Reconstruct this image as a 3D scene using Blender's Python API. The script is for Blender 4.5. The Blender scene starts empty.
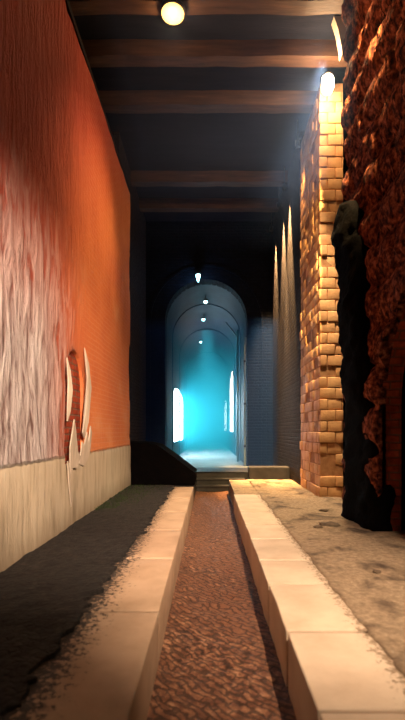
import bpy, bmesh, math, random
from mathutils import Vector, Matrix, noise
random.seed(7)
PI = math.pi
sc = bpy.context.scene
COL = sc.collection
# ------------------------------------------------------------------ materials
def new_mat(name):
    m = bpy.data.materials.new(name); m.use_nodes = True
    nt = m.node_tree; b = nt.nodes['Principled BSDF']
    return m, nt, b
def N(nt, t, **kw):
    n = nt.nodes.new(t)
    for k, v in kw.items():
        if k in n.inputs: n.inputs[k].default_value = v
        else: setattr(n, k, v)
    return n
def L(nt, a, b): nt.links.new(a, b)
def coords(nt, scale=(1, 1, 1), rot=(0, 0, 0)):
    tc = N(nt, 'ShaderNodeTexCoord'); mp = N(nt, 'ShaderNodeMapping')
    mp.inputs['Scale'].default_value = scale; mp.inputs['Rotation'].default_value = rot
    L(nt, tc.outputs['Object'], mp.inputs['Vector'])
    return mp.outputs['Vector']
def ramp(nt, src, stops):
    r = N(nt, 'ShaderNodeValToRGB')
    while len(r.color_ramp.elements) < len(stops): r.color_ramp.elements.new(0.5)
    for e, (p, c) in zip(r.color_ramp.elements, stops):
        e.position = p
        e.color = (c[0], c[1], c[2], 1) if isinstance(c, tuple) else (c, c, c, 1)
    L(nt, src, r.inputs['Fac']); return r.outputs['Color']
def mix(nt, fac, a, b):
    m = N(nt, 'ShaderNodeMix', data_type='RGBA')
    if hasattr(fac, 'links'): L(nt, fac, m.inputs[0])
    else: m.inputs[0].default_value = fac
    for s, v in ((m.inputs[6], a), (m.inputs[7], b)):
        if hasattr(v, 'links'): L(nt, v, s)
        else: s.default_value = (v[0], v[1], v[2], 1)
    return m.outputs[2]
def maprange(nt, src, a, b, c=0.0, d=1.0):
    m = N(nt, 'ShaderNodeMapRange'); L(nt, src, m.inputs[0])
    for i, v in enumerate((a, b, c, d)): m.inputs[i + 1].default_value = v
    return m.outputs[0]
def mth(nt, op, a, b):
    m = N(nt, 'ShaderNodeMath', operation=op)
    for s, v in ((m.inputs[0], a), (m.inputs[1], b)):
        if hasattr(v, 'links'): L(nt, v, s)
        else: s.default_value = v
    return m.outputs[0]
def noise_tex(nt, vec, scale, detail=6, rough=.6, dist=0.0):
    n = N(nt, 'ShaderNodeTexNoise'); n.inputs['Scale'].default_value = scale
    n.inputs['Detail'].default_value = detail; n.inputs['Roughness'].default_value = rough
    n.inputs['Distortion'].default_value = dist
    L(nt, vec, n.inputs['Vector']); return n.outputs['Fac']
def bump(nt, b, h, strength=.6, dist=.02):
    n = N(nt, 'ShaderNodeBump'); n.inputs['Strength'].default_value = strength
    n.inputs['Distance'].default_value = dist; L(nt, h, n.inputs['Height'])
    L(nt, n.outputs['Normal'], b.inputs['Normal'])

def mat_rough(name, stops, scale=6, bs=.6, bd=.02, rough=.85, bscale=None, spec=.3, stretch=(1, 1, 1)):
    m, nt, b = new_mat(name)
    v = coords(nt, stretch)
    L(nt, ramp(nt, noise_tex(nt, v, scale), stops), b.inputs['Base Color'])
    bump(nt, b, noise_tex(nt, v, bscale or scale * 3, 8, .7), bs, bd)
    b.inputs['Roughness'].default_value = rough
    b.inputs['Specular IOR Level'].default_value = spec
    return m

def mat_brick(name, c1, c2, mortar, bw=.22, bh=.075, plane='x', bs=.8, rough=.85, mort=.012):
    m, nt, b = new_mat(name)
    tc = N(nt, 'ShaderNodeTexCoord'); sp = N(nt, 'ShaderNodeSeparateXYZ'); cb = N(nt, 'ShaderNodeCombineXYZ')
    L(nt, tc.outputs['Object'], sp.inputs[0])
    if plane == 'x': a, c = sp.outputs['Y'], sp.outputs['Z']
    elif plane == 'y': a, c = sp.outputs['X'], sp.outputs['Z']
    else: a, c = sp.outputs['X'], sp.outputs['Y']
    L(nt, a, cb.inputs[0]); L(nt, c, cb.inputs[1])
    w = N(nt, 'ShaderNodeVectorMath', operation='ADD')
    nn = N(nt, 'ShaderNodeTexNoise'); nn.inputs['Scale'].default_value = 5; L(nt, tc.outputs['Object'], nn.inputs['Vector'])
    sc_ = N(nt, 'ShaderNodeVectorMath', operation='SCALE'); sc_.inputs['Scale'].default_value = .03
    L(nt, nn.outputs['Color'], sc_.inputs[0]); L(nt, cb.outputs[0], w.inputs[0]); L(nt, sc_.outputs[0], w.inputs[1])
    t = N(nt, 'ShaderNodeTexBrick')
    t.inputs['Scale'].default_value = 1; t.inputs['Brick Width'].default_value = bw
    t.inputs['Row Height'].default_value = bh; t.inputs['Mortar Size'].default_value = mort
    t.inputs['Mortar Smooth'].default_value = .5
    t.inputs['Color1'].default_value = (*c1, 1); t.inputs['Color2'].default_value = (*c2, 1); t.inputs['Mortar'].default_value = (*mortar, 1)
    L(nt, w.outputs[0], t.inputs['Vector'])
    nz = noise_tex(nt, tc.outputs['Object'], 9, 8, .7)
    col = mix(nt, maprange(nt, nz, .35, .7), t.outputs['Color'], tuple(x * .35 for x in c1))
    L(nt, col, b.inputs['Base Color'])
    h = mth(nt, 'SUBTRACT', nz, mth(nt, 'MULTIPLY', t.outputs['Fac'], 1.2))
    bump(nt, b, h, bs, .02)
    b.inputs['Roughness'].default_value = rough
    b.inputs['Specular IOR Level'].default_value = .12
    return m

def mat_emit(name, col, s):
    m, nt, b = new_mat(name)
    b.inputs['Base Color'].default_value = (*col, 1)
    b.inputs['Emission Color'].default_value = (*col, 1); b.inputs['Emission Strength'].default_value = s
    return m
def mat_plain(name, col, rough=.5, metal=0.0):
    m, nt, b = new_mat(name)
    v = coords(nt)
    c = tuple(col)
    L(nt, ramp(nt, noise_tex(nt, v, 14), [(.3, tuple(x * .7 for x in c)), (.7, c)]), b.inputs['Base Color'])
    b.inputs['Roughness'].default_value = rough; b.inputs['Metallic'].default_value = metal
    return m

# plastered left wall: cream band at the foot, flaking pale wash over red paint above it, small orange brick further in
def mat_left_wall():
    m, nt, b = new_mat('flaking_red_plaster')
    tc = N(nt, 'ShaderNodeTexCoord'); sp = N(nt, 'ShaderNodeSeparateXYZ'); L(nt, tc.outputs['Object'], sp.inputs[0])
    Y, Z = sp.outputs['Y'], sp.outputs['Z']
    vert = coords(nt, (1, 4.5, .8)); iso = coords(nt)
    streak = noise_tex(nt, vert, 3.0, 7, .62, .9)
    big = noise_tex(nt, iso, 1.1, 4, .5)
    fine = noise_tex(nt, iso, 22, 8, .7)
    red = ramp(nt, streak, [(.3, (.36, .05, .018)), (.5, (.52, .085, .025)), (.7, (.66, .17, .06))])
    org = ramp(nt, big, [(.3, (.60, .15, .035)), (.6, (.70, .22, .06)), (.75, (.74, .34, .15))])
    # pale wash, thick near the foot at the near end and thinning upwards and inwards
    wy = maprange(nt, Y, 4.1, 3.0)
    wz = maprange(nt, Z, 4.6, 1.6)
    wash = mth(nt, 'MULTIPLY', maprange(nt, Y, 4.75, 3.6), maprange(nt, Z, 3.3, 1.7))
    wash = mth(nt, 'MULTIPLY', wash, maprange(nt, mth(nt, 'ADD', streak, mth(nt, 'MULTIPLY', wash, .35)), .5, .66))
    washc = ramp(nt, streak, [(.36, (.17, .09, .075)), (.46, (.44, .36, .34)), (.62, (.70, .64, .63))])
    base = mix(nt, maprange(nt, Y, 3.9, 5.2), red, org)
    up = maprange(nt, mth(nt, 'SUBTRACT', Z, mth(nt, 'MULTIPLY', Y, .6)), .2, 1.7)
    base = mix(nt, up, base, (.40, .035, .01))  # falloff into shade up the wall, painted in as deep red
    t = N(nt, 'ShaderNodeTexBrick'); cb = N(nt, 'ShaderNodeCombineXYZ'); L(nt, Y, cb.inputs[0]); L(nt, Z, cb.inputs[1])
    t.inputs['Scale'].default_value = 1; t.inputs['Brick Width'].default_value = .2; t.inputs['Row Height'].default_value = .065
    t.inputs['Mortar Size'].default_value = .008; L(nt, cb.outputs[0], t.inputs['Vector'])
    bmask = mth(nt, 'MULTIPLY', maprange(nt, Y, 4.7, 5.2), maprange(nt, Z, .73, .76))
    base = mix(nt, mth(nt, 'MULTIPLY', mth(nt, 'MULTIPLY', t.outputs['Fac'], bmask), .18), base, (.75, .42, .28))
    up_col = mix(nt, wash, base, washc)
    # cream foot band with an uneven edge
    edge = mth(nt, 'ADD', Z, mth(nt, 'MULTIPLY', mth(nt, 'SUBTRACT', fine, .5), .07))
    band = maprange(nt, edge, .76, .73)
    bandc = ramp(nt, noise_tex(nt, vert, 2.2, 6, .6), [(.25, (.30, .25, .17)), (.5, (.50, .43, .31)), (.8, (.58, .51, .38))])
    dirt = maprange(nt, mth(nt, 'ADD', Z, mth(nt, 'MULTIPLY', streak, .3)), .42, .12)
    bandc = mix(nt, mth(nt, 'MULTIPLY', dirt, .65), bandc, (.18, .12, .06))
    L(nt, mix(nt, band, up_col, bandc), b.inputs['Base Color'])
    rough_h = mth(nt, 'MULTIPLY', mth(nt, 'ADD', mth(nt, 'MULTIPLY', streak, 2.2), mth(nt, 'MULTIPLY', fine, .3)), maprange(nt, band, 0, 1, 1, .08))
    rough_h = mth(nt, 'MULTIPLY', rough_h, maprange(nt, Y, 3.9, 4.8, 1, .3))
    rough_h = mth(nt, 'SUBTRACT', rough_h, mth(nt, 'MULTIPLY', mth(nt, 'MULTIPLY', t.outputs['Fac'], bmask), .2))
    bump(nt, b, rough_h, 1.0, .08)
    b.inputs['Roughness'].default_value = .75
    return m

def mat_cobbles():
    m, nt, b = new_mat('dark_cobbled_earth')
    v = coords(nt, (1, 1, 1))
    vo = N(nt, 'ShaderNodeTexVoronoi', feature='DISTANCE_TO_EDGE'); vo.inputs['Scale'].default_value = 22
    L(nt, v, vo.inputs['Vector'])
    nz = noise_tex(nt, v, 14, 8, .7)
    c = ramp(nt, nz, [(.36, (.005, .004, .003)), (.55, (.02, .015, .012)), (.75, (.06, .043, .032))])
    L(nt, mix(nt, maprange(nt, vo.outputs[0], .0, .07), (.004, .003, .003), c), b.inputs['Base Color'])
    h = mth(nt, 'ADD', mth(nt, 'MINIMUM', mth(nt, 'MULTIPLY', vo.outputs[0], 5), 1.0), nz)
    h = mth(nt, 'ADD', h, mth(nt, 'MULTIPLY', noise_tex(nt, v, 70, 8, .8), 1.6))
    bump(nt, b, h, 1.0, .02)
    b.inputs['Roughness'].default_value = .8
    return m
def mat_gutter():
    m, nt, b = new_mat('worn_brick_gutter_bed')
    v = coords(nt, (1, 1, 1), (0, 0, PI / 4))
    t = N(nt, 'ShaderNodeTexBrick'); t.inputs['Scale'].default_value = 1
    t.inputs['Brick Width'].default_value = .13; t.inputs['Row Height'].default_value = .042; t.inputs['Mortar Size'].default_value = .008
    dn = N(nt, 'ShaderNodeTexNoise'); dn.inputs['Scale'].default_value = 9; dn.inputs['Detail'].default_value = 5; L(nt, v, dn.inputs['Vector'])
    ds = N(nt, 'ShaderNodeVectorMath', operation='SCALE'); ds.inputs['Scale'].default_value = .13; L(nt, dn.outputs['Color'], ds.inputs[0])
    da = N(nt, 'ShaderNodeVectorMath', operation='ADD'); L(nt, v, da.inputs[0]); L(nt, ds.outputs[0], da.inputs[1])
    L(nt, da.outputs[0], t.inputs['Vector'])
    v2 = coords(nt)
    nz = noise_tex(nt, v2, 16, 8, .7); bg = noise_tex(nt, v2, 2.2, 3, .5)
    c = ramp(nt, nz, [(.36, (.05, .018, .009)), (.5, (.22, .085, .04)), (.66, (.58, .30, .16))])
    c = mix(nt, maprange(nt, bg, .35, .65), c, (.27, .11, .055))
    L(nt, mix(nt, mth(nt, 'MULTIPLY', t.outputs['Fac'], .7), c, (.03, .012, .006)), b.inputs['Base Color'])
    bump(nt, b, mth(nt, 'SUBTRACT', mth(nt, 'MULTIPLY', nz, 2), mth(nt, 'MULTIPLY', t.outputs['Fac'], .7)), 1.0, .03)
    b.inputs['Roughness'].default_value = .55
    return m
def mat_curb(name, stops, edge0, edge1, soil):
    """curb stone with soil trodden over its outer edge"""
    m, nt, b = new_mat(name); v = coords(nt)
    tc = N(nt, 'ShaderNodeTexCoord'); sp = N(nt, 'ShaderNodeSeparateXYZ'); L(nt, tc.outputs['Object'], sp.inputs[0])
    nz = noise_tex(nt, v, 30, 8, .75); big = noise_tex(nt, v, 3, 5, .6)
    c = ramp(nt, big, stops)
    d = mth(nt, 'ADD', maprange(nt, sp.outputs['X'], edge0, edge1), mth(nt, 'MULTIPLY', mth(nt, 'SUBTRACT', nz, .5), 2.4))
    d = maprange(nt, d, .42, .62)
    L(nt, mix(nt, d, c, soil), b.inputs['Base Color'])
    bump(nt, b, mth(nt, 'ADD', mth(nt, 'MULTIPLY', nz, .3), d), .5, .008)
    b.inputs['Roughness'].default_value = .65
    return m
def mat_sand():
    m, nt, b = new_mat('sandy_ground')
    v = coords(nt); nz = noise_tex(nt, v, 26, 8, .75); bg = noise_tex(nt, v, 2.6, 5, .6, .4)
    c = ramp(nt, nz, [(.3, (.13, .085, .05)), (.55, (.30, .21, .13)), (.75, (.42, .31, .20))])
    c = mix(nt, maprange(nt, bg, .52, .66), c, (.06, .035, .02))
    L(nt, c, b.inputs['Base Color']); bump(nt, b, nz, .7, .015)
    b.inputs['Roughness'].default_value = .9
    return m

M = dict(
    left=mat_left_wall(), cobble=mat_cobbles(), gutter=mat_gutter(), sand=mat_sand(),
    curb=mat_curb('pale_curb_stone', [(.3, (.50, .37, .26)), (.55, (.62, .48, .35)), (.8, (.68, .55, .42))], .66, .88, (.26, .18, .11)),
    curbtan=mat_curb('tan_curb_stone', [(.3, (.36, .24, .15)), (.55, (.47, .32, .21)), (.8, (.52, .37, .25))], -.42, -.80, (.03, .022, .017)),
    rubble=mat_rough('rough_red_stone', [(.36, (.010, .004, .004)), (.47, (.09, .022, .012)), (.56, (.24, .065, .03)), (.68, (.42, .15, .08))], 17, 1.0, .03, .9, 34, spec=.1),
    shade=mat_rough('shade_black_stone', [(.3, (.0008, .0008, .001)), (.7, (.003, .002, .002))], 8, .8, .03, .95, spec=.05),  # near-black colour carries the shade, so lamps leave the pier dark
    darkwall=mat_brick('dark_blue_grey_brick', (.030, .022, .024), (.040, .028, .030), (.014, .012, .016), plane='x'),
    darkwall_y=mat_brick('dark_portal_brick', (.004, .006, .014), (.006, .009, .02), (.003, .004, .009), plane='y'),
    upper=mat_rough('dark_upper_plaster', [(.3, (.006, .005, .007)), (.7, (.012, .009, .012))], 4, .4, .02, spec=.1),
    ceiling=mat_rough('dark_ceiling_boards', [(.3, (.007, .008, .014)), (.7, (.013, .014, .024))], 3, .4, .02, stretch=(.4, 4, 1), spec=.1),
    beam=mat_rough('brown_timber', [(.3, (.035, .016, .009)), (.6, (.08, .04, .022)), (.8, (.14, .07, .04))], 5, .5, .01, .6, stretch=(.3, 3, 3)),
    brick=mat_rough('orange_brick', [(.3, (.52, .25, .10)), (.55, (.66, .36, .15)), (.75, (.74, .44, .20))], 5, .6, .012, .7, 30),
    brickred=mat_brick('old_red_brick', (.45, .08, .035), (.32, .05, .025), (.22, .14, .10), .2, .07, 'x'),
    brickred_y=mat_brick('old_red_jamb_brick', (.45, .08, .03), (.30, .05, .02), (.16, .08, .05), .2, .075, 'y'),
    mortar=mat_rough('brown_mortar', [(.3, (.30, .13, .05)), (.7, (.48, .25, .11))], 12, .5, .01),
    tunnel=mat_rough('smooth_tunnel_render', [(.3, (.004, .014, .028)), (.7, (.008, .024, .042))], 2.5, .3, .01, .6, 20, spec=.15),
    tfloor=mat_rough('damp_tunnel_floor', [(.3, (.3, .34, .35)), (.7, (.5, .54, .54))], 3, .4, .01, .22, 18, spec=.6),
    dstone=mat_rough('dark_damp_stone', [(.3, (.012, .012, .014)), (.7, (.035, .033, .036))], 5, .5, .01, .45),
    plaster=mat_rough('peeling_plaster', [(.3, (.42, .36, .28)), (.7, (.66, .58, .47))], 6, .4, .006, .8, stretch=(1, 2, .5)),
    metal=mat_plain('dark_lamp_metal', (.05, .045, .04), .4, .8),
    pipe=mat_plain('grey_pipe_metal', (.30, .36, .38), .3, .7),
    moss=mat_rough('moss_green', [(.3, (.008, .016, .005)), (.7, (.03, .05, .012))], 10, .3, .01),
    stone=mat_rough('brown_pebble', [(.3, (.05, .035, .025)), (.7, (.16, .11, .07))], 12, .5, .01),
    warm=mat_emit('warm_lamp_glass', (1, .60, .16), 3.2),
    warm2=mat_emit('bright_lamp_glass', (1, .84, .58), 70),
    cyan=mat_emit('cyan_lamp_glass', (.45, .95, 1.0), 9),
    daywin=mat_emit('daylit_pane', (.80, .95, 1.0), 40),
    daywin2=mat_emit('warm_daylit_pane', (1.0, .84, .74), 7),
)
# ------------------------------------------------------------------ mesh helpers
def link(name, bm, mat, parent=None, smooth=False, kind=None):
    me = bpy.data.meshes.new(name)
    bmesh.ops.recalc_face_normals(bm, faces=bm.faces[:]) if not getattr(bm, 'norecalc', False) else None
    bm.to_mesh(me); bm.free()
    if smooth:
        for p in me.polygons: p.use_smooth = True
    if mat: me.materials.append(mat)
    o = bpy.data.objects.new(name, me); COL.objects.link(o)
    if parent: o.parent = parent
    if kind: o['kind'] = kind
    return o
def tag(o, label, cat, group=None, kind=None):
    o['label'] = label; o['category'] = cat
    if group: o['group'] = group
    if kind: o['kind'] = kind
    return o
def empty(name, loc, label, cat, group=None):
    o = bpy.data.objects.new(name, None); COL.objects.link(o); o.location = loc
    o.empty_display_size = .1
    return tag(o, label, cat, group)
def box(bm, x0, x1, y0, y1, z0, z1, jit=0):
    vs = []
    for x in (x0, x1):
        for y in (y0, y1):
            for z in (z0, z1):
                vs.append(bm.verts.new((x + random.uniform(-jit, jit), y + random.uniform(-jit, jit), z + random.uniform(-jit, jit))))
    for f in ((0, 1, 3, 2), (4, 6, 7, 5), (0, 4, 5, 1), (2, 3, 7, 6), (0, 2, 6, 4), (1, 5, 7, 3)):
        bm.faces.new([vs[i] for i in f])
    return vs
def bevel_all(bm, w, seg=2):
    bmesh.ops.bevel(bm, geom=bm.edges[:], offset=w, segments=seg, affect='EDGES', profile=.6)
def tube(bm, pts, r, seg=10, cap=True):
    pts = [Vector(p) for p in pts]; rings = []
    rs = r if isinstance(r, (list, tuple)) else [r] * len(pts)
    for i, p in enumerate(pts):
        d = (pts[min(i + 1, len(pts) - 1)] - pts[max(i - 1, 0)]).normalized()
        a = d.orthogonal().normalized() if i == 0 else (a - d * a.dot(d)).normalized()
        c = d.cross(a)
        rings.append([bm.verts.new(p + (a * math.cos(2 * PI * k / seg) + c * math.sin(2 * PI * k / seg)) * rs[i]) for k in range(seg)])
    for u, v in zip(rings, rings[1:]):
        for k in range(seg): bm.faces.new([u[k], u[(k + 1) % seg], v[(k + 1) % seg], v[k]])
    if cap: bm.faces.new(rings[0][::-1]); bm.faces.new(rings[-1])
def lathe(bm, prof, seg=24, c=(0, 0, 0)):
    rings = []
    for r, z in prof:
        rings.append([bm.verts.new((c[0] + r * math.cos(2 * PI * k / seg), c[1] + r * math.sin(2 * PI * k / seg), c[2] + z)) for k in range(seg)])
    for u, v in zip(rings, rings[1:]):
        for k in range(seg): bm.faces.new([u[k], u[(k + 1) % seg], v[(k + 1) % seg], v[k]])
    bm.faces.new(rings[0][::-1]); bm.faces.new(rings[-1])
def fb(p, s=1.0): return noise.fractal(Vector(p) * s, 1.0, 2.0, 5)
def arch_h(hole, y):
    ya, yb, sill, spring, rise = hole
    t = (y - (ya + yb) / 2) / ((yb - ya) / 2)
    return spring + rise * math.sqrt(max(0, 1 - t * t))
def wall_x(name, X, y0, y1, z0, z1, mat, holes=(), disp=None, out=1, step=.1, depth=.25, reveal=True, extra_back=.3, kind='structure', smooth=True):
    """a wall in the plane x = X seen from the passage; out = +1 when solid lies towards +x"""
    bm = bmesh.new(); cols = set()
    n = max(1, int(round((y1 - y0) / step)))
    for i in range(n + 1): cols.add(round(y0 + (y1 - y0) * i / n, 4))
    for h in holes:
        for k in range(17): cols.add(round((h[0] + h[1]) / 2 - (h[1] - h[0]) / 2 * math.cos(PI * k / 16), 4))
    cols = sorted(cols)
    d = disp or (lambda y, z: 0.0)
    def P(y, z): return bm.verts.new((X + d(y, z), y, z))
    for ya, yb in zip(cols, cols[1:]):
        mid = (ya + yb) / 2; hole = None
        for h in holes:
            if h[0] < mid < h[1]: hole = h
        strips = [((z0, z1), (z0, z1))] if not hole else []
        if hole:
            if hole[2] > z0 + 1e-4: strips.append(((z0, hole[2]), (z0, hole[2])))
            strips.append(((arch_h(hole, ya), z1), (arch_h(hole, yb), z1)))
        for (a0, a1), (b0, b1) in strips:
            m = max(1, int(round((a1 - a0) / step)))
            pa = [P(ya, a0 + (a1 - a0) * k / m) for k in range(m + 1)]
            pb = [P(yb, b0 + (b1 - b0) * k / m) for k in range(m + 1)]
            for k in range(m): bm.faces.new([pa[k], pb[k], pb[k + 1], pa[k + 1]])
    if reveal:
        for h in holes:
            out_l = [(h[0], h[2])]
            for k in range(17):
                y = (h[0] + h[1]) / 2 - (h[1] - h[0]) / 2 * math.cos(PI * k / 16)
                out_l.append((y, arch_h(h, y)))
            out_l.append((h[1], h[2]))
            if h[2] > z0 + 1e-4: out_l.append((h[0], h[2]))
            for p, q in zip(out_l, out_l[1:]):
                m = max(1, int(math.hypot(p[0]-q[0], p[1]-q[1]) / step))
                for k in range(m):
                    u = [p[j] + (q[j] - p[j]) * k / m for j in (0, 1)]; v = [p[j] + (q[j] - p[j]) * (k + 1) / m for j in (0, 1)]
                    bm.faces.new([P(*u), P(*v), bm.verts.new((X + out * depth, v[0], v[1])), bm.verts.new((X + out * depth, u[0], u[1]))])
    bmesh.ops.remove_doubles(bm, verts=bm.verts[:], dist=.0005)
    # solid back and ends
    xb = X + out * (depth + extra_back)
    return link(name, bm, mat, kind=kind, smooth=smooth)
def slab(name, x0, x1, y0, y1, z0, z1, mat, kind='structure', parent=None, bev=0):
    bm = bmesh.new(); box(bm, x0, x1, y0, y1, z0, z1)
    if bev: bevel_all(bm, bev)
    return link(name, bm, mat, parent, kind=kind)
def grid_top(name, x0, x1, y0, y1, z, mat, disp, step=.05, xe0=None, xe1=None, skirt=.3, kind='structure'):
    """ground sheet with thickness: displaced top, skirt and bottom; xe0/xe1 give ragged side edges"""
    bm = bmesh.new(); ny = int((y1 - y0) / step); nx = int((x1 - x0) / step)
    g = []
    for j in range(ny + 1):
        y = y0 + (y1 - y0) * j / ny
        a = xe0(y) if xe0 else x0; b = xe1(y) if xe1 else x1
        g.append([bm.verts.new((a + (b - a) * i / nx, y, z + disp(a + (b - a) * i / nx, y))) for i in range(nx + 1)])
    for j in range(ny):
        for i in range(nx): bm.faces.new([g[j][i], g[j][i + 1], g[j + 1][i + 1], g[j + 1][i]])
    ring = g[0] + [r[-1] for r in g[1:]] + g[-1][-2::-1] + [r[0] for r in g[-2:0:-1]]
    low = [bm.verts.new((v.co.x, v.co.y, z - skirt)) for v in ring]
    for k in range(len(ring)):
        bm.faces.new([ring[k], low[k], low[(k + 1) % len(ring)], ring[(k + 1) % len(ring)]])
    return link(name, bm, mat, kind=kind, smooth=True)

# ------------------------------------------------------------------ the setting
YB = -4.0          # back of the passage behind the viewer
# left wall, with a patch where the plaster has come off
patch = (4.22, 4.86, .66, 1.45, .42)
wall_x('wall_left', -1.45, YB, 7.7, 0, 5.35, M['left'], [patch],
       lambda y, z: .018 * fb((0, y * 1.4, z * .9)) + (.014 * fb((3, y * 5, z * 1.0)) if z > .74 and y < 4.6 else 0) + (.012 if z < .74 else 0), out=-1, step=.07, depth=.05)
slab('brick_patch_backing', -1.56, -1.49, 4.1, 5.0, .5, 2.0, M['brickred'], kind='structure').name = 'wall_left_brick'
slab('trim_left_ledge', -2.1, -1.44, YB, 7.72, 5.35, 5.42, M['upper'])
slab('wall_left_end', -2.1, -1.452, 7.66, 7.76, 0, 5.35, M['upper'])
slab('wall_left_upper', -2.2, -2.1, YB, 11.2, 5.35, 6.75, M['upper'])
slab('wall_left_far', -1.75, -1.65, 7.7, 11.2, -.4, 6.75, M['darkwall'])
# right wall near: bulging rusticated courses with an arched opening
def rust(y, z):
    c = (z + .12 * fb((2, y * .6, 0))) / .42
    f = c - math.floor(c)
    row = math.floor(c)
    bl = (y / .75 + (row % 2) * .5); g = bl - math.floor(bl)
    bul = math.sin(PI * f) ** .5 * (0.35 + .65 * min(1, math.sin(PI * g) * 3))
    return -.09 * bul + .03 * fb((7, y * 2.2, z * 2.2)) + .018 * fb((4, y * 7, z * 9)) + .015 * fb((4, y * 20, z * 20))
opening = (1.95, 4.15, 0, 1.25, 1.1)
wall_x('wall_right', 1.72, YB, 5.12, 0, 6.5, M['rubble'], [opening], rust, out=1, step=.045, depth=.03)
# brick lining of the opening and the dark passage behind it
bm = bmesh.new()
def opening_pts(o, off=0):
    pts = [(o[0] - off, 0)]
    for k in range(25):
        a = PI * k / 24
        pts.append(((o[0] + o[1]) / 2 - (o[1] - o[0]) / 2 * math.cos(a) * (1 + off), o[3] + (o[4] + off) * math.sin(a)))
    pts.append((o[1] + off, 0)); return pts
pi_, po_ = opening_pts(opening), opening_pts(opening, .22)
for a, b, c, d in zip(pi_, pi_[1:], po_[1:], po_):
    i0, i1 = [bm.verts.new((1.71, *p)) for p in (a, b)]; i2, i3 = [bm.verts.new((1.9, *p)) for p in (b, a)]
    o0, o1 = [bm.verts.new((1.78, *p)) for p in (d, c)]; o2, o3 = [bm.verts.new((1.9, *p)) for p in (c, d)]
    bm.faces.new((i0, i1, i2, i3)); bm.faces.new((o3, o2, o1, o0)); bm.faces.new((i3, i2, o2, o3)); bm.faces.new((i0, o0, o1, i1))
bmesh.ops.remove_doubles(bm, verts=bm.verts[:], dist=.001)
link('trim_opening_lining', bm, M['brickred_y'], kind='structure')
slab('wall_side_passage_far', 1.9, 3.6, 4.16, 4.5, 0, 3.2, M['shade']); slab('wall_side_passage_near', 2.02, 3.6, 1.6, 1.73, 0, 3.2, M['shade'])
slab('wall_side_passage_end', 3.6, 3.7, 1.6, 4.5, 0, 3.2, M['shade']); slab('ceiling_side_passage', 2.02, 3.7, 1.6, 4.5, 3.2, 3.3, M['shade'])
slab('floor_side_passage', 1.68, 3.7, 1.6, 4.5, -.3, -.01, M['shade'])
# end of the right wall, alcove and far right wall
slab('wall_right_end', 1.79, 2.6, 5.0, 5.12, 0, 6.5, M['upper'])
slab('wall_alcove', 2.5, 2.6, 5.12, 6.6, 0, 6.5, M['darkwall'])
slab('wall_alcove_far', 2.06, 2.6, 6.5, 6.62, 0, 6.5, M['darkwall_y'])
slab('wall_right_far', 1.67, 2.1, 7.68, 11.2, 0, 6.5, M['darkwall'])
# back wall, ceilings
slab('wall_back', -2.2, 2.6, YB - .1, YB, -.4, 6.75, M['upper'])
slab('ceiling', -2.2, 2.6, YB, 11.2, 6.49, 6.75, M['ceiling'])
# ground
def gl(x, y): return .012 * fb((x * 6, y * 6, 0)) + .006 * fb((x * 22, y * 22, 5)) + .02
grid_top('ground_left', -1.5, -.6, YB, 7.62, -.002, M['cobble'], gl, .03,
         xe1=lambda y: -.70 + .05 * fb((0, y * 3, 1)) + .07 * fb((0, y * 16, 2)) + .05 * min(1, max(0, (y - 2) / 3)), skirt=.02)
def gr(x, y):
    m = max(0, 1 - ((x - .95) ** 2 / .10 + (y - 7.9) ** 2 / .25))
    return .008 * fb((x * 5, y * 5, 0)) + .004 * fb((x * 20, y * 20, 5)) + .012 + .05 * m
grid_top('ground_right', .75, 1.95, YB, 8.6, -.002, M['sand'], gr, .035,
         xe0=lambda y: .79 + .03 * fb((0, y * 2.5, 9)) + .015 * fb((0, y * 12, 3)), skirt=.02)
slab('ground_alcove', 1.85, 2.6, 5.0, 7.7, -.3, .005, M['sand'])
slab('floor_bed', -1.8, 2.0, YB, 11.2, -.5, -.33, M['dstone'])
slab('ground_left_fill', -1.75, -.905, YB, 9.0, -.33, -.004, M['cobble'])
slab('ground_right_fill', .9, 1.95, YB, 8.6, -.33, -.004, M['sand'])
def gg(x, y): return .012 * fb((x * 8, y * 8, 3)) + .03 * ((x - .05) / .36) ** 2
grid_top('floor_gutter', -.3, .41, YB, 9.1, -.315, M['gutter'], gg, .03, skirt=.02)
# portal wall and barrel tunnel beyond
TX0, TX1, TC, SPR, TR = -1.15, 1.0, -.075, 3.9, 1.075
PY = 11.0
bm = bmesh.new()
def arch_loop(r, y, spr=SPR, zb=.08):
    pts = [(TC - r, y, zb), (TC - r, y, spr)]
    for k in range(1, 24): a = PI * k / 24; pts.append((TC - r * math.cos(a), y, spr + r * math.sin(a)))
    pts += [(TC + r, y, spr), (TC + r, y, zb)]; return pts
inner = arch_loop(TR, PY); top = 6.7
outer = []
for (x, y, z) in inner:
    if x <= TC - TR + 1e-4: outer.append((-1.75, y, z))
    elif x >= TC + TR - 1e-4: outer.append((2.0, y, z))
    else:
        t = (x - (TC - TR)) / (2 * TR); outer.append((-1.75 + 3.75 * t, y, top))
outer[1] = (-1.75, PY, top); outer[-2] = (2.0, PY, top)
vi = [bm.verts.new(p) for p in inner]; vo = [bm.verts.new(p) for p in outer]
vd = [bm.verts.new((p[0], PY + .4, p[2])) for p in inner]
for k in range(len(vi) - 1):
    bm.faces.new([vi[k], vi[k + 1], vo[k + 1], vo[k]]); bm.faces.new([vi[k], vd[k], vd[k + 1], vi[k + 1]])
link('wall_portal', bm, M['darkwall_y'], kind='structure')
TE = 34.0
lw = [(13.8, 19.2, .62, 2.2, .4)]
rw = [(17.4, 21.2, .95, 3.1, .65), (24.0, 29.5, 1.0, 2.3, .6)]
wall_x('wall_tunnel_left', TX0, PY + .35, TE, .08, SPR, M['tunnel'], lw, None, out=-1, step=.5, depth=.1, smooth=False)
wall_x('wall_tunnel_right', TX1, PY + .35, TE, .08, SPR, M['tunnel'], rw, None, out=1, step=.5, depth=.1, smooth=False)
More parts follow.
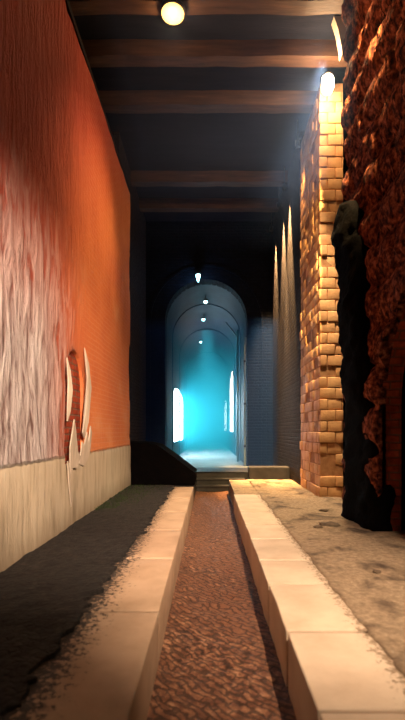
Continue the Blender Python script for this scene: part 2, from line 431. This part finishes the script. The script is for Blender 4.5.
bm = bmesh.new(); prev = None
for y in (PY + .35, TE):
    r = [bm.verts.new((TC - TR * math.cos(PI * k / 32), y, SPR + TR * math.sin(PI * k / 32))) for k in range(33)]
    if prev:
        for k in range(32): bm.faces.new([prev[k], prev[k + 1], r[k + 1], r[k]])
    prev = r
link('ceiling_tunnel', bm, M['tunnel'], kind='structure', smooth=True)
slab('wall_tunnel_end', -1.6, 1.4, TE, TE + .1, 0, 5.2, M['tunnel'])
slab('floor_landing', -1.7, 1.68, 9.4, 10.6, -.3, .08, M['dstone'])
slab('floor_tunnel', -1.7, 1.68, 10.6, TE, -.3, .08, M['tfloor'])
# tunnel windows: pane + frame
def tunnel_window(i, h, side, mat):
    X = (TX0 - .06) if side < 0 else (TX1 + .06)
    bm = bmesh.new(); pts = [(h[0], h[2])]
    for k in range(17):
        y = (h[0] + h[1]) / 2 - (h[1] - h[0]) / 2 * math.cos(PI * k / 16); pts.append((y, arch_h(h, y)))
    pts.append((h[1], h[2]))
    f1 = [bm.verts.new((X, *p)) for p in pts]; f2 = [bm.verts.new((X + side * .03, *p)) for p in pts]
    bm.faces.new(f1); bm.faces.new(f2[::-1])
    for k in range(len(f1)): bm.faces.new([f1[k], f2[k], f2[(k + 1) % len(f1)], f1[(k + 1) % len(f1)]])
    w = link('window_%d' % i, bm, mat, kind='structure')
    bm = bmesh.new(); X2 = X - side * .03
    loop = [(X2, p[0], p[1]) for p in pts] + [(X2, *pts[0])]
    for a, b in zip(loop, loop[1:]): tube(bm, [a, b], .02, 6)
    m_ = (h[0] + h[1]) / 2
    tube(bm, [(X2, m_, h[2]), (X2, m_, arch_h(h, m_))], .015, 6)
    tube(bm, [(X2, h[0], h[3]), (X2, h[1], h[3])], .015, 6)
    link('window_frame', bm, M['pipe'], w)
tunnel_window(1, lw[0], -1, M['daywin'])
tunnel_window(2, rw[0], 1, M['daywin2']); tunnel_window(3, rw[1], 1, M['daywin2'])

# ------------------------------------------------------------------ curb stones
def curb(x0, x1, y0, y1, label, group, k, mat):
    bm = bmesh.new(); box(bm, x0, x1, y0 + .012, y1 - .012, -.33, .0)
    bmesh.ops.subdivide_edges(bm, edges=[e for e in bm.edges if abs(e.verts[0].co.y - e.verts[1].co.y) > .1], cuts=4, use_grid_fill=True)
    for v in bm.verts:
        v.co.x += .006 * fb((v.co.x, v.co.y * 2, k)); v.co.z += .004 * fb((v.co.x * 3, v.co.y * 3, k))
    sharp = [e for e in bm.edges if len(e.link_faces) == 2 and e.calc_face_angle(0) > .8]
    bmesh.ops.bevel(bm, geom=sharp, offset=.009, segments=3, affect='EDGES', profile=.5)
    o = link('curb_stone', bm, mat, smooth=True); tag(o, label, 'curb stone', group)
ORD = ['first', 'second', 'third', 'fourth', 'fifth', 'sixth', 'seventh', 'eighth', 'ninth', 'tenth', 'eleventh', 'twelfth']
LJ = [.35, 1.36, 2.33, 3.3, 4.25, 5.2, 6.2, 7.55]
for k, (a, b) in enumerate(zip(LJ, LJ[1:])):
    if k == 0: lab = 'pale tan curb slab beside the dark cobbles, mostly below the frame edge'
    elif k == 6: lab = 'pale curb slab beside the dark cobbles, farthest one, against the sloped black parapet'
    else: lab = 'pale tan curb slab beside the dark cobbles, %s counting from the bottom frame edge' % ORD[k - 1]
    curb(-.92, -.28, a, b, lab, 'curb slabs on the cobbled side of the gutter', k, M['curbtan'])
RJ = [.3, .9, 1.5, 2.1, 2.75, 3.26, 3.9, 4.5, 5.2, 5.9, 6.65]
for k, (a, b) in enumerate(zip(RJ, RJ[1:])):
    if k == 0: lab = 'brightly lit curb slab by the sandy ground, nearest to the viewer below the frame edge'
    elif k == 9: lab = 'brightly lit cream curb slab by the sandy ground, farthest one at the dim tunnel end'
    else: lab = 'brightly lit cream curb slab by the sandy ground, %s counting from the bottom frame edge' % ORD[k - 1]
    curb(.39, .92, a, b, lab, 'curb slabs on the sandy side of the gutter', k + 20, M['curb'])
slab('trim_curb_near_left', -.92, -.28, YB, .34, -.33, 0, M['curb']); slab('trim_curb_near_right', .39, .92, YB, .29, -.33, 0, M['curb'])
slab('ground_right_edge', .41, .9, 6.66, 8.6, -.33, 0, M['sand']); slab('trim_curb_far_left', -.92, -.28, 7.56, 9.0, -.33, -.01, M['dstone'])

# ------------------------------------------------------------------ steps, parapet, low wall
for k, (y, lab) in enumerate(((9.0, 'dark damp stone step at the gutter end, lowest of three'),
                              (9.2, 'dark damp stone step at the gutter end, middle of three'),
                              (9.4, 'dark damp stone step at the gutter end, top one level with tunnel floor'))):
    z = -.173 + .127 * k
    e = empty('stone_step', (.26, y, -.3), lab, 'step', 'stone steps up to the tunnel')
    bm = bmesh.new(); box(bm, -.53, .52, .02, .198 if k < 2 else .06, 0, z + .3 - .03); link('riser', bm, M['dstone'], e)
    bm = bmesh.new(); box(bm, -.54, .53, 0, .199 if k < 2 else .06, z + .3 - .03, z + .3 + (.004 if k == 2 else 0)); bevel_all(bm, .006)
    link('tread', bm, M['dstone'], e)
bm = bmesh.new()
prof = [(-1.64, 0), (-.26, 0), (-.25, .22), (-.31, .26), (-.62, .50), (-.96, .74), (-1.15, .78), (-1.64, .80)]
a = [bm.verts.new((x, 7.75, z - .0)) for x, z in prof]; b = [bm.verts.new((x, 8.7, z)) for x, z in prof]
bm.faces.new(a); bm.faces.new(b[::-1])
for k in range(len(a)): bm.faces.new([a[k], b[k], b[(k + 1) % len(a)], a[(k + 1) % len(a)]])
bevel_all(bm, .02)
tag(link('sloped_parapet', bm, M['shade'], smooth=False), 'black stone parapet sloping down to the steps at the tunnel mouth', 'parapet')
bm = bmesh.new(); box(bm, .82, 1.66, 8.62, 8.95, -.3, .26); bevel_all(bm, .02)
tag(link('low_wall', bm, M['dstone']), 'low black stone wall between the steps and the far brick wall', 'low wall')

# ------------------------------------------------------------------ brick pillar
def pillar(x0, x1, y0, y1, z1, ch, label):
    e = empty('brick_pillar', ((x0 + x1) / 2, (y0 + y1) / 2, 0), label, 'pillar')
    cx, cy = e.location.x, e.location.y
    bm = bmesh.new(); box(bm, x0 - cx + .012, x1 - cx - .01, y0 - cy + .008, y1 - cy - .01, 0, z1); link('mortar_core', bm, M['mortar'], e)
    bm = bmesh.new(); n = int(z1 / ch)
    for r in range(n):
        z = r * ch; zt = z + ch - .009
        off = random.uniform(-.012, .012); rec = random.random() < .2
        jo = .012 if not rec else -.004
        # front bricks
        cuts = [x0, x0 + (.2 if r % 2 else .1), x1] if r % 2 == 0 else [x0, (x0 + x1) / 2 + .02, x1]
        cuts = [x0, x0 + .24, x1] if r % 2 else [x0, x0 + .12, x0 + .34, x1]
        for a_, b_ in zip(cuts, cuts[1:]):
            q = random.uniform(-.008, .012)
            s = bmesh.new(); box(s, a_ - cx + (0 if a_ > x0 else -.0 + off), b_ - cx - .01, y0 - cy - jo + q, y0 - cy + .12, z, zt, .004)
            bevel_all(s, .012, 2); me = bpy.data.meshes.new('t'); s.to_mesh(me); s.free(); bm.from_mesh(me); bpy.data.meshes.remove(me)
        y = y0 + .13
        while y < y1 - .02:
            w = random.choice((.22, .3, .26)); w = min(w, y1 - y)
            q = random.uniform(-.012, .014)
            s = bmesh.new(); box(s, x0 - cx + q + off * .5, x0 - cx + .12, y - cy, y + w - cy - .014, z, zt, .005)
            bevel_all(s, .012, 2); me = bpy.data.meshes.new('t'); s.to_mesh(me); s.free(); bm.from_mesh(me); bpy.data.meshes.remove(me)
            y += w
    bk = link('brick_facing', bm, M['brick'], e, smooth=True)
    return e
pillar(1.66, 2.02, 6.3, 7.66, 6.22, .165, 'tall orange brick pillar lit by the bright lamp near the ceiling')

# ------------------------------------------------------------------ broken pier, its shade painted black, in front of the pillar
bm = bmesh.new(); rings = []; H = 3.62; nr = 90; seg = 40
for i in range(nr + 1):
    z = H * i / nr; t = i / nr
    ylo = 4.1 + .42 * t ** .8; yhi = 5.08 + .02 * t
    x0 = 1.60 - .09 * max(0, min(1, (t - .35) / .3)) - .05 * max(0, 1 - t * 12); x1 = 1.9
    if z > 3.1:                       # narrow neck and a knob on top
        s = (z - 3.1) / (H - 3.1)
        w = .62 + .38 * math.sin(PI * min(1, s * 1.05)) if s > .12 else 1 - s * 3
        cy = (ylo + yhi) / 2 + .06
        hw = (yhi - ylo) / 2 * (w if s < .75 else w * math.sqrt(max(0.02, 1 - ((s - .75) / .25) ** 2)))
        ylo, yhi = cy - hw, cy + hw
        x0 = x0 - .03 * math.sin(PI * s)
    ring = []
    for k in range(seg):
        a = 2 * PI * k / seg; ca, sa = math.cos(a), math.sin(a)
        ex = math.copysign(abs(ca) ** .6, ca); ey = math.copysign(abs(sa) ** .6, sa)
        p = Vector(((x0 + x1) / 2 + ex * (x1 - x0) / 2, (ylo + yhi) / 2 + ey * (yhi - ylo) / 2, z))
        d = .05 * fb((p.x * 3, p.y * 3, z * 2.2)) + .03 * fb((p.x * 9, p.y * 9, z * 9))
        p.x += ex * d; p.y += ey * d
        ring.append(bm.verts.new(p))
    rings.append(ring)
for u, v in zip(rings, rings[1:]):
    for k in range(seg): bm.faces.new([u[k], u[(k + 1) % seg], v[(k + 1) % seg], v[k]])
bm.faces.new(rings[0][::-1]); bm.faces.new(rings[-1])
tag(link('stone_pier', bm, M['shade'], smooth=True), 'rough stone pier, its shade painted black, with a knobbly top against the red stone wall', 'pier')

# ------------------------------------------------------------------ ceiling beams
names = ['nearest the viewer with the round lamp on it', 'second from the viewer, above the bright wall lamp', 'third from the viewer, just beyond the wall lamp',
         'fourth from the viewer, dim', 'fifth from the viewer, faintly lit', 'sixth from the viewer, deepest in the gloom', 'just before the tunnel portal']
BY = [5.22, 5.98, 6.86, 8.95, 10.0]
for k, y in enumerate(BY):
    bm = bmesh.new(); box(bm, -2.09, 1.66 if y > 7.6 else (2.04 if y > 6.2 else 2.49), -.09, .09, 0, .24)
    bmesh.ops.subdivide_edges(bm, edges=[e for e in bm.edges if abs(e.verts[0].co.x - e.verts[1].co.x) > 1], cuts=24, use_grid_fill=True)
    for v in bm.verts:
        v.co.z += .02 * fb((v.co.x * 1.2, y, v.co.z)); v.co.y += .015 * fb((v.co.x * 1.5, v.co.y * 3, y))
    o = link('ceiling_beam', bm, M['beam'], smooth=False); o.location = (0, y, 6.26)
    tag(o, 'brown timber ceiling beam, ' + names[k], 'beam', 'timber beams under the ceiling'); o['kind'] = 'thing'

# ------------------------------------------------------------------ lamps
def light(kind, name, loc, energy, color, parent=None, target=None, size=.06, spot=None, blend=.6):
    ld = bpy.data.lights.new(name, kind); ld.energy = energy; ld.color = color
    if kind in ('POINT', 'SPOT'): ld.shadow_soft_size = size
    if kind == 'SPOT': ld.spot_size = math.radians(spot); ld.spot_blend = blend
    if kind == 'AREA': ld.shape = 'RECTANGLE'; ld.size, ld.size_y = size
    o = bpy.data.objects.new(name, ld); COL.objects.link(o); o.location = loc
    if target is not None:
        o.rotation_euler = (Vector(target) - Vector(loc)).to_track_quat('-Z', 'Y').to_euler()
    if parent: o.parent = parent; o.matrix_parent_inverse = Matrix.Translation(-Vector(parent.location))
    return o
def ceiling_lamp(loc, label, group=None):
    e = empty('ceiling_lamp', loc, label, 'lamp', group)
    bm = bmesh.new(); lathe(bm, [(.12, .10), (.155, .08), (.155, .03), (.145, .025)]); link('housing', bm, M['metal'], e, smooth=True)
    bm = bmesh.new(); lathe(bm, [(.14, .03), (.14, .02), (.10, .008), (.05, .002), (.01, .0)]); link('lamp_glass', bm, M['warm'], e, smooth=True)
    return e
CL = (-.45, 5.22, 6.16)
ceiling_lamp(CL, 'round glowing lamp under the nearest ceiling beam')
ceiling_lamp((1.44, 2.5, 6.39), 'added unseen lamp on the bare ceiling, for the front of the brick pillar')  # out of view, added to brighten the pillar front
# wall lamp on the brick pillar
e = empty('wall_lamp', (1.70, 6.02, 5.98), 'dazzling white wall lamp high on the orange brick pillar', 'lamp')
bm = bmesh.new(); tube(bm, [(.1, .26, .08), (.1, .12, .12), (.04, .04, .13), (0, 0, .1)], .015); link('bracket', bm, M['metal'], e, smooth=True)
bm = bmesh.new(); lathe(bm, [(.03, .13), (.07, .12), (.09, .09), (.09, .08)]); link('cap', bm, M['metal'], e, smooth=True)
bm = bmesh.new(); lathe(bm, [(.075, .085), (.085, .04), (.085, -.06), (.06, -.12), (.01, -.14)]); link('lamp_glass', bm, M['warm2'], e, smooth=True)
# curved corbel that catches the lamp beside the end of the right wall
bm = bmesh.new(); pts = [(-.01, .50), (.05, .32), (.09, .1), (.10, 0), (.14, .08), (.16, .3), (.16, .50)]
fa = [bm.verts.new((x, 0, z)) for x, z in pts]; fb_ = [bm.verts.new((x, .12, z)) for x, z in pts]
bm.faces.new(fa); bm.faces.new(fb_[::-1])
for k in range(len(fa)): bm.faces.new([fa[k], fb_[k], fb_[(k + 1) % len(fa)], fa[(k + 1) % len(fa)]])
o = link('stone_corbel', bm, M['plaster']); o.location = (1.66, 5.55, 5.985)
tag(o, 'small pointed stone corbel under the ceiling beside the bright wall lamp', 'corbel')
# small spotlights grazing the far right wall
SP = [(7.4, 'nearest'), (8.7, 'second'), (9.4, 'third'), (10.5, 'farthest')]
for k, (y, nm) in enumerate(SP):
    e = empty('spot_lamp', (1.56, y, 6.0), 'small downlight close to the far right wall, %s of four along it' % nm, 'lamp', 'downlights along the far right wall')
    bm = bmesh.new(); tube(bm, [(0, 0, .12), (0, 0, .115), (0, 0, 0)], [.02, .045, .045], 16, False); link('housing', bm, M['metal'], e, smooth=True)
    bm = bmesh.new(); tube(bm, [(0, 0, .10), (0, 0, .5)], .01, 8); link('stem', bm, M['metal'], e)
    bm = bmesh.new(); lathe(bm, [(.02, .09), (.03, .085), (.03, .08)], 16); link('lamp_glass', bm, M['warm'], e)
    light('SPOT', 'spot_lamp_light', (1.56, y, 6.04), (500, 9000, 9000, 7000)[k], (1, .56, .22), None, (1.59, y, 3), .02, 30, .7)
# tunnel lamps
TL = [(-.28, 10.8, 5.02, 'uppermost, a cone on the portal above the arch'), (-.10, 12.4, 4.83, 'second from top, inside the arch'),
      (-.19, 14.4, 4.84, 'third from top'), (-.36, 18.0, 4.83, 'lowest and farthest in')]
for k, (x, y, z, nm) in enumerate(TL):
    e = empty('tunnel_lamp', (x, y, z), 'small cyan tunnel lamp, ' + nm, 'lamp', 'cyan lamps down the tunnel')
    bm = bmesh.new(); lathe(bm, [(.07, .06), (.075, .03), (.06, .0)] , 16); link('housing', bm, M['metal'], e, smooth=True)
    bm = bmesh.new()
    if k == 0: lathe(bm, [(.055, .0), (.06, -.03), (.045, -.08), (.02, -.17), (.005, -.19)], 16)
    else: lathe(bm, [(.055, .0), (.055, -.03), (.03, -.06), (.005, -.07)], 16)
    link('lamp_glass', bm, M['cyan'], e, smooth=True)
    bm = bmesh.new()
    if k == 0: tube(bm, [(0, 0, .05), (0, .1, .1), (0, .19, .1)], .012, 8)
    else:
        zc = SPR + math.sqrt(TR ** 2 - (x - TC) ** 2) - z; tube(bm, [(0, 0, .05), (0, 0, zc)], .012, 8)
    link('stem', bm, M['metal'], e)
# tunnel ribs and the ring around the portal
def arch_ring(name, y0, y1, r0, r1, spr, zb, mat):
    bm = bmesh.new(); loops = []
    for r, y in ((r0, y0), (r1, y0), (r1, y1), (r0, y1)): loops.append([bm.verts.new(p) for p in arch_loop(r, y, spr, zb)])
    for a_, b_ in zip(loops, loops[1:] + loops[:1]):
        for k in range(len(a_) - 1): bm.faces.new([a_[k], a_[k + 1], b_[k + 1], b_[k]])
    bm.faces.new([l[0] for l in loops]); bm.faces.new([l[-1] for l in loops][::-1])
    return link(name, bm, mat)
tag(arch_ring('portal_moulding', 10.96, 11.0, 1.45, 1.5, 3.85, .08, M['darkwall_y']), 'thin stone arch moulding framing the tunnel portal', 'moulding')
for k, y in enumerate((13.2, 16.4, 21.2, 26)):
    arch_ring('trim_%d' % (k + 1), y - .08, y + .08, TR - .02, TR + .02, SPR, .08, M['tunnel'])['kind'] = 'structure'
# pipes on the tunnel's right side
e = empty('drain_pipe', (.86, 12.6, .08), 'thin pale pipe with forked top inside the tunnel mouth', 'pipe')
bm = bmesh.new(); tube(bm, [(0, 0, 0), (0, 0, 3.95)], .028, 10); link('pipe_run', bm, M['pipe'], e, smooth=True)
bm = bmesh.new(); tube(bm, [(0, 0, 3.72), (-.18, 0, 3.96), (-.36, 0, 4.18)], .022, 10); link('branch', bm, M['pipe'], e, smooth=True)
e = empty('drain_pipe', (.93, 10.9, .08), 'thin dim pipe down the edge of the tunnel portal', 'pipe')
bm = bmesh.new(); tube(bm, [(0, 0, 0), (0, 0, 3.1), (.02, .02, 3.35)], .022, 10); link('pipe_run', bm, M['pipe'], e, smooth=True)
bm = bmesh.new()
bm.free()
for z in (.5, 1.6, 2.7):
    bm = bmesh.new(); tube(bm, [(0, 0, z), (0, 0, z + .05)], .034, 10); link('pipe_clip', bm, M['metal'], e)

# ------------------------------------------------------------------ peeling plaster round the brick patch
def flap(poly, X, curl, label, thick=.012):
    """poly in (y, z); curls off the wall towards the passage with height above its lowest point"""
    bm = bmesh.new(); zmin = min(p[1] for p in poly); zmax = max(p[1] for p in poly)
    ymin = min(p[0] for p in poly)
    fr, bk = [], []
    for y, z in poly:
        t = (z - zmin) / (zmax - zmin); x = X + curl(t, y - ymin)
        fr.append(bm.verts.new((x + thick, y, z))); bk.append(bm.verts.new((x, y, z)))
    f = bm.faces.new(fr); bm.faces.new(bk[::-1])
    for k in range(len(fr)): bm.faces.new([fr[k], bk[k], bk[(k + 1) % len(fr)], fr[(k + 1) % len(fr)]])
    bmesh.ops.triangulate(bm, faces=[g for g in bm.faces if len(g.verts) > 4])
    tag(link('plaster_flap', bm, M['plaster']), label, 'plaster flap', 'peeling plaster flaps on the red wall')
flap([(4.70, .98), (4.78, .92), (4.86, 1.1), (4.90, 1.5), (4.88, 1.78), (4.80, 1.95), (4.76, 1.6), (4.72, 1.3)], -1.45,
     lambda t, u: .02 + .05 * math.sin(PI * t), 'long white curl of plaster down the far edge of the bare brick patch')
flap([(4.20, 1.22), (4.24, 1.10), (4.29, 1.2), (4.31, 1.42), (4.28, 1.62), (4.23, 1.74), (4.19, 1.5)], -1.45,
     lambda t, u: .012 + .03 * math.sin(PI * t), 'cream curl of plaster on the near edge of the bare brick patch')
flap([(4.30, .52), (4.36, .62), (4.50, .60), (4.60, .72), (4.48, .78), (4.36, 1.0), (4.28, 1.12), (4.22, .84)], -1.45,
     lambda t, u: .02 + .05 * t, 'triangular cream plaster flap below the bare brick patch')
flap([(4.60, .64), (4.78, .60), (4.98, .70), (5.04, .98), (4.98, 1.06), (4.92, .86), (4.84, .99), (4.76, .83), (4.68, .88)], -1.45,
     lambda t, u: .018 + .02 * t, 'ragged toothed plaster edge under the far side of the brick patch')
flap([(4.33, .22), (4.35, .24), (4.30, .42), (4.24, .60), (4.17, .70), (4.23, .46)], -1.435,
     lambda t, u: .006 + .02 * t, 'narrow sliver of plaster peeling off the cream band')

# ------------------------------------------------------------------ moss, stones
bm = bmesh.new(); random.seed(3)
for i in range(700):
    y = random.uniform(5.2, 7.6); x = -1.42 + abs(random.gauss(0, .28)) * (.4 + (y - 5.2) / 2.6)
    if x > -.72: continue
    z = .015; h = random.uniform(.01, .045); r = .008; a = random.uniform(0, PI)
    dx, dy = math.cos(a) * r, math.sin(a) * r; lx, ly = random.uniform(-.02, .02), random.uniform(-.02, .02)
    p = [bm.verts.new(q) for q in ((x - dx, y - dy, z), (x + dx, y + dy, z), (x - dy, y + dx, z), (x + lx, y + ly, z + h))]
    for f in ((0, 1, 3), (1, 2, 3), (2, 0, 3), (0, 2, 1)): bm.faces.new([p[k] for k in f])
tag(link('moss', bm, M['moss']), 'green moss tufts on the cobbles by the foot of the cream wall band', 'moss', kind='stuff')
def rock(x, y, z, s, label, k, mat, flat=.45):
    bm = bmesh.new(); bmesh.ops.create_icosphere(bm, subdivisions=3, radius=1)
    for v in bm.verts:
        d = 1 + .35 * fb(v.co * 1.3 + Vector((k * 3.1, 0, 0))); v.co = Vector((v.co.x * s * d * 1.4, v.co.y * s * d, max(-.3, v.co.z) * s * d * flat))
    o = link('stone', bm, mat, smooth=True); o.location = (x, y, z + .25 * s * flat); tag(o, label, 'stone', 'loose stones on the sandy ground')
rock(1.27, 4.42, .012, .075, 'flat dark stone on the sandy ground in front of the black pier', 1, M['stone'], .3)
rock(1.12, 4.3, .012, .035, 'small stone just beside the flat dark stone', 2, M['stone'])
rock(1.18, 2.95, .012, .022, 'small brown stone alone midway along the sandy ground', 3, M['stone'])
rock(1.46, 2.75, .012, .03, 'small brown stone on the sand toward the arched opening', 4, M['stone'])
rock(1.42, 5.2, .012, .04, 'dark stone at the foot of the black pier', 5, M['stone'])

# ------------------------------------------------------------------ haze
def haze(name, x0, x1, y0, y1, z0, z1, dens, col, label, aniso=.0):
    bm = bmesh.new(); box(bm, x0, x1, y0, y1, z0, z1)
    m = bpy.data.materials.new(name); m.use_nodes = True; nt = m.node_tree
    for n in list(nt.nodes):
        if n.type == 'BSDF_PRINCIPLED': nt.nodes.remove(n)
    out = [n for n in nt.nodes if n.type == 'OUTPUT_MATERIAL'][0]
    v = N(nt, 'ShaderNodeVolumePrincipled'); v.inputs['Color'].default_value = (*col, 1); v.inputs['Density'].default_value = dens
    v.inputs['Anisotropy'].default_value = aniso
    L(nt, v.outputs[0], out.inputs['Volume'])
    o = link(name, bm, m); tag(o, label, 'haze', kind='stuff'); return o
haze('haze', TX0 + .01, TX1 - .01, 11.41, TE - .02, .09, SPR + .05, .17, (.02, .26, .33), 'glowing cyan haze filling the far tunnel')

haze('haze', -1.6, 1.60, 9.5, 10.85, .1, 3.59, .10, (.03, .12, .45), 'dim blue haze drifting out in front of the tunnel portal')
haze('haze', -1.2, 1.52, 4.3, 7.6, 4.2, 6.24, .024, (.26, .44, 1.0), 'thin blue-grey haze hanging high in the brick passage under the beams')
# ------------------------------------------------------------------ lights of the place and added ones
light('SPOT', 'ceiling_lamp_light', (CL[0], CL[1] - .1, CL[2] - .1), 170, (1, .42, .17), target=(1.7, 3.7, 5.0), size=.05, spot=56, blend=1)
light('POINT', 'ceiling_lamp_light', (CL[0], CL[1], CL[2] - .16), 16, (1, .55, .22), size=.06)
# unseen wall lamps, added on the right wall for the curbs and left wall
def fill_lamp(y, z, label):
    e = empty('wall_lamp', (1.42, y, z), label, 'lamp')
    bm = bmesh.new(); tube(bm, [(.2, 0, .12), (.1, 0, .14), (0, 0, .10)], .015); link('bracket', bm, M['metal'], e, smooth=True)
    bm = bmesh.new(); lathe(bm, [(.03, .13), (.07, .12), (.11, .06), (.11, .05)]); link('cap', bm, M['metal'], e, smooth=True)
    bm = bmesh.new(); lathe(bm, [(.07, .06), (.075, .03), (.04, 0.0), (.01, -.01)]); link('lamp_glass', bm, M['warm2'], e, smooth=True)
fill_lamp(-.3, 4.6, 'added wall lamp on the red stone wall, unseen just out of the frame beside the viewer')
fill_lamp(-1.2, 3.6, 'added wall lamp on the red stone wall, unseen behind the viewer')
light('SPOT', 'wall_lamp_light', (1.40, -.3, 4.5), 2700, (1, .74, .52), target=(.58, 2.9, 0), size=.05, spot=34, blend=1)  # added light on the curbs
light('SPOT', 'wall_lamp_light', (1.38, -1.2, 3.5), 3900, (1, .70, .50), target=(-1.45, 4.4, .9), size=.05, spot=40, blend=1)  # added light on the left wall
light('SPOT', 'wall_lamp_light', (1.58, 5.8, 5.86), 700, (1, .52, .22), target=(-1.45, 5.3, 3.4), size=.06, spot=52, blend=1)
light('POINT', 'wall_lamp_light', (1.62, 5.78, 5.88), 100, (1, .62, .30), size=.07)
light('SPOT', 'wall_lamp_light', (1.50, 5.45, 5.86), 2600, (1, .76, .48), target=(.75, 6.2, 0), size=.08, spot=52, blend=1)
light('SPOT', 'pillar_fill_light', (1.56, 2.5, 6.35), 8000, (1, .66, .27), target=(1.86, 6.3, 3.2), size=.05, spot=46, blend=.9)  # added light on the pillar front, at the unseen ceiling lamp
light('SPOT', 'tunnel_lamp_light', (-.1, 12.4, 4.7), 1800, (.7, .95, 1), target=(.1, 12.2, 0), size=.04, spot=30, blend=.9)
light('SPOT', 'tunnel_lamp_light', (-.19, 14.4, 4.7), 1600, (.7, .95, 1), target=(.1, 14.6, 0), size=.04, spot=30, blend=.9)
light('POINT', 'tunnel_lamp_light', (-.28, 10.66, 4.75), 12, (.25, .6, 1), size=.05)
# daylight entering through the tunnel windows
for h, s, e_, c in ((lw[0], 1, 260, (.45, .85, 1)), (rw[0], -1, 160, (.6, .85, 1)), (rw[1], -1, 60, (.6, .85, 1))):
    X = TX0 - .03 if s > 0 else TX1 + .03
    ym = (h[0] + h[1]) / 2; zm = (h[2] + h[3] + h[4]) / 2
    light('AREA', 'window_daylight', (X, ym, zm), e_ * .13, c, target=(X + s, ym, zm - .9), size=(h[1] - h[0] - .3, h[3] - h[2]))

w = bpy.data.worlds.new('night'); sc.world = w; w.use_nodes = True
w.node_tree.nodes['Background'].inputs[0].default_value = (.01, .02, .05, 1); w.node_tree.nodes['Background'].inputs[1].default_value = .3

# ------------------------------------------------------------------ camera
cd = bpy.data.cameras.new('camera'); cam = bpy.data.objects.new('camera', cd); COL.objects.link(cam)
cam.location = (0, 0, 1.0); cam.rotation_euler = (PI / 2, 0, 0)
cd.sensor_width = 36; cd.lens = 21; cd.shift_x = -6.5 / 720; cd.shift_y = 71 / 720
cd.clip_start = .02; cd.dof.use_dof = True; cd.dof.focus_distance = 7.5; cd.dof.aperture_fstop = 1.8
sc.camera = cam
sc.view_settings.view_transform = 'Standard'; sc.view_settings.look = 'None'; sc.view_settings.gamma = 1
sc.view_settings.exposure = 0.0
sc.cycles.use_denoising = True
sc.cycles.max_bounces = 6; sc.cycles.volume_bounces = 1
sc.cycles.sample_clamp_indirect = 5
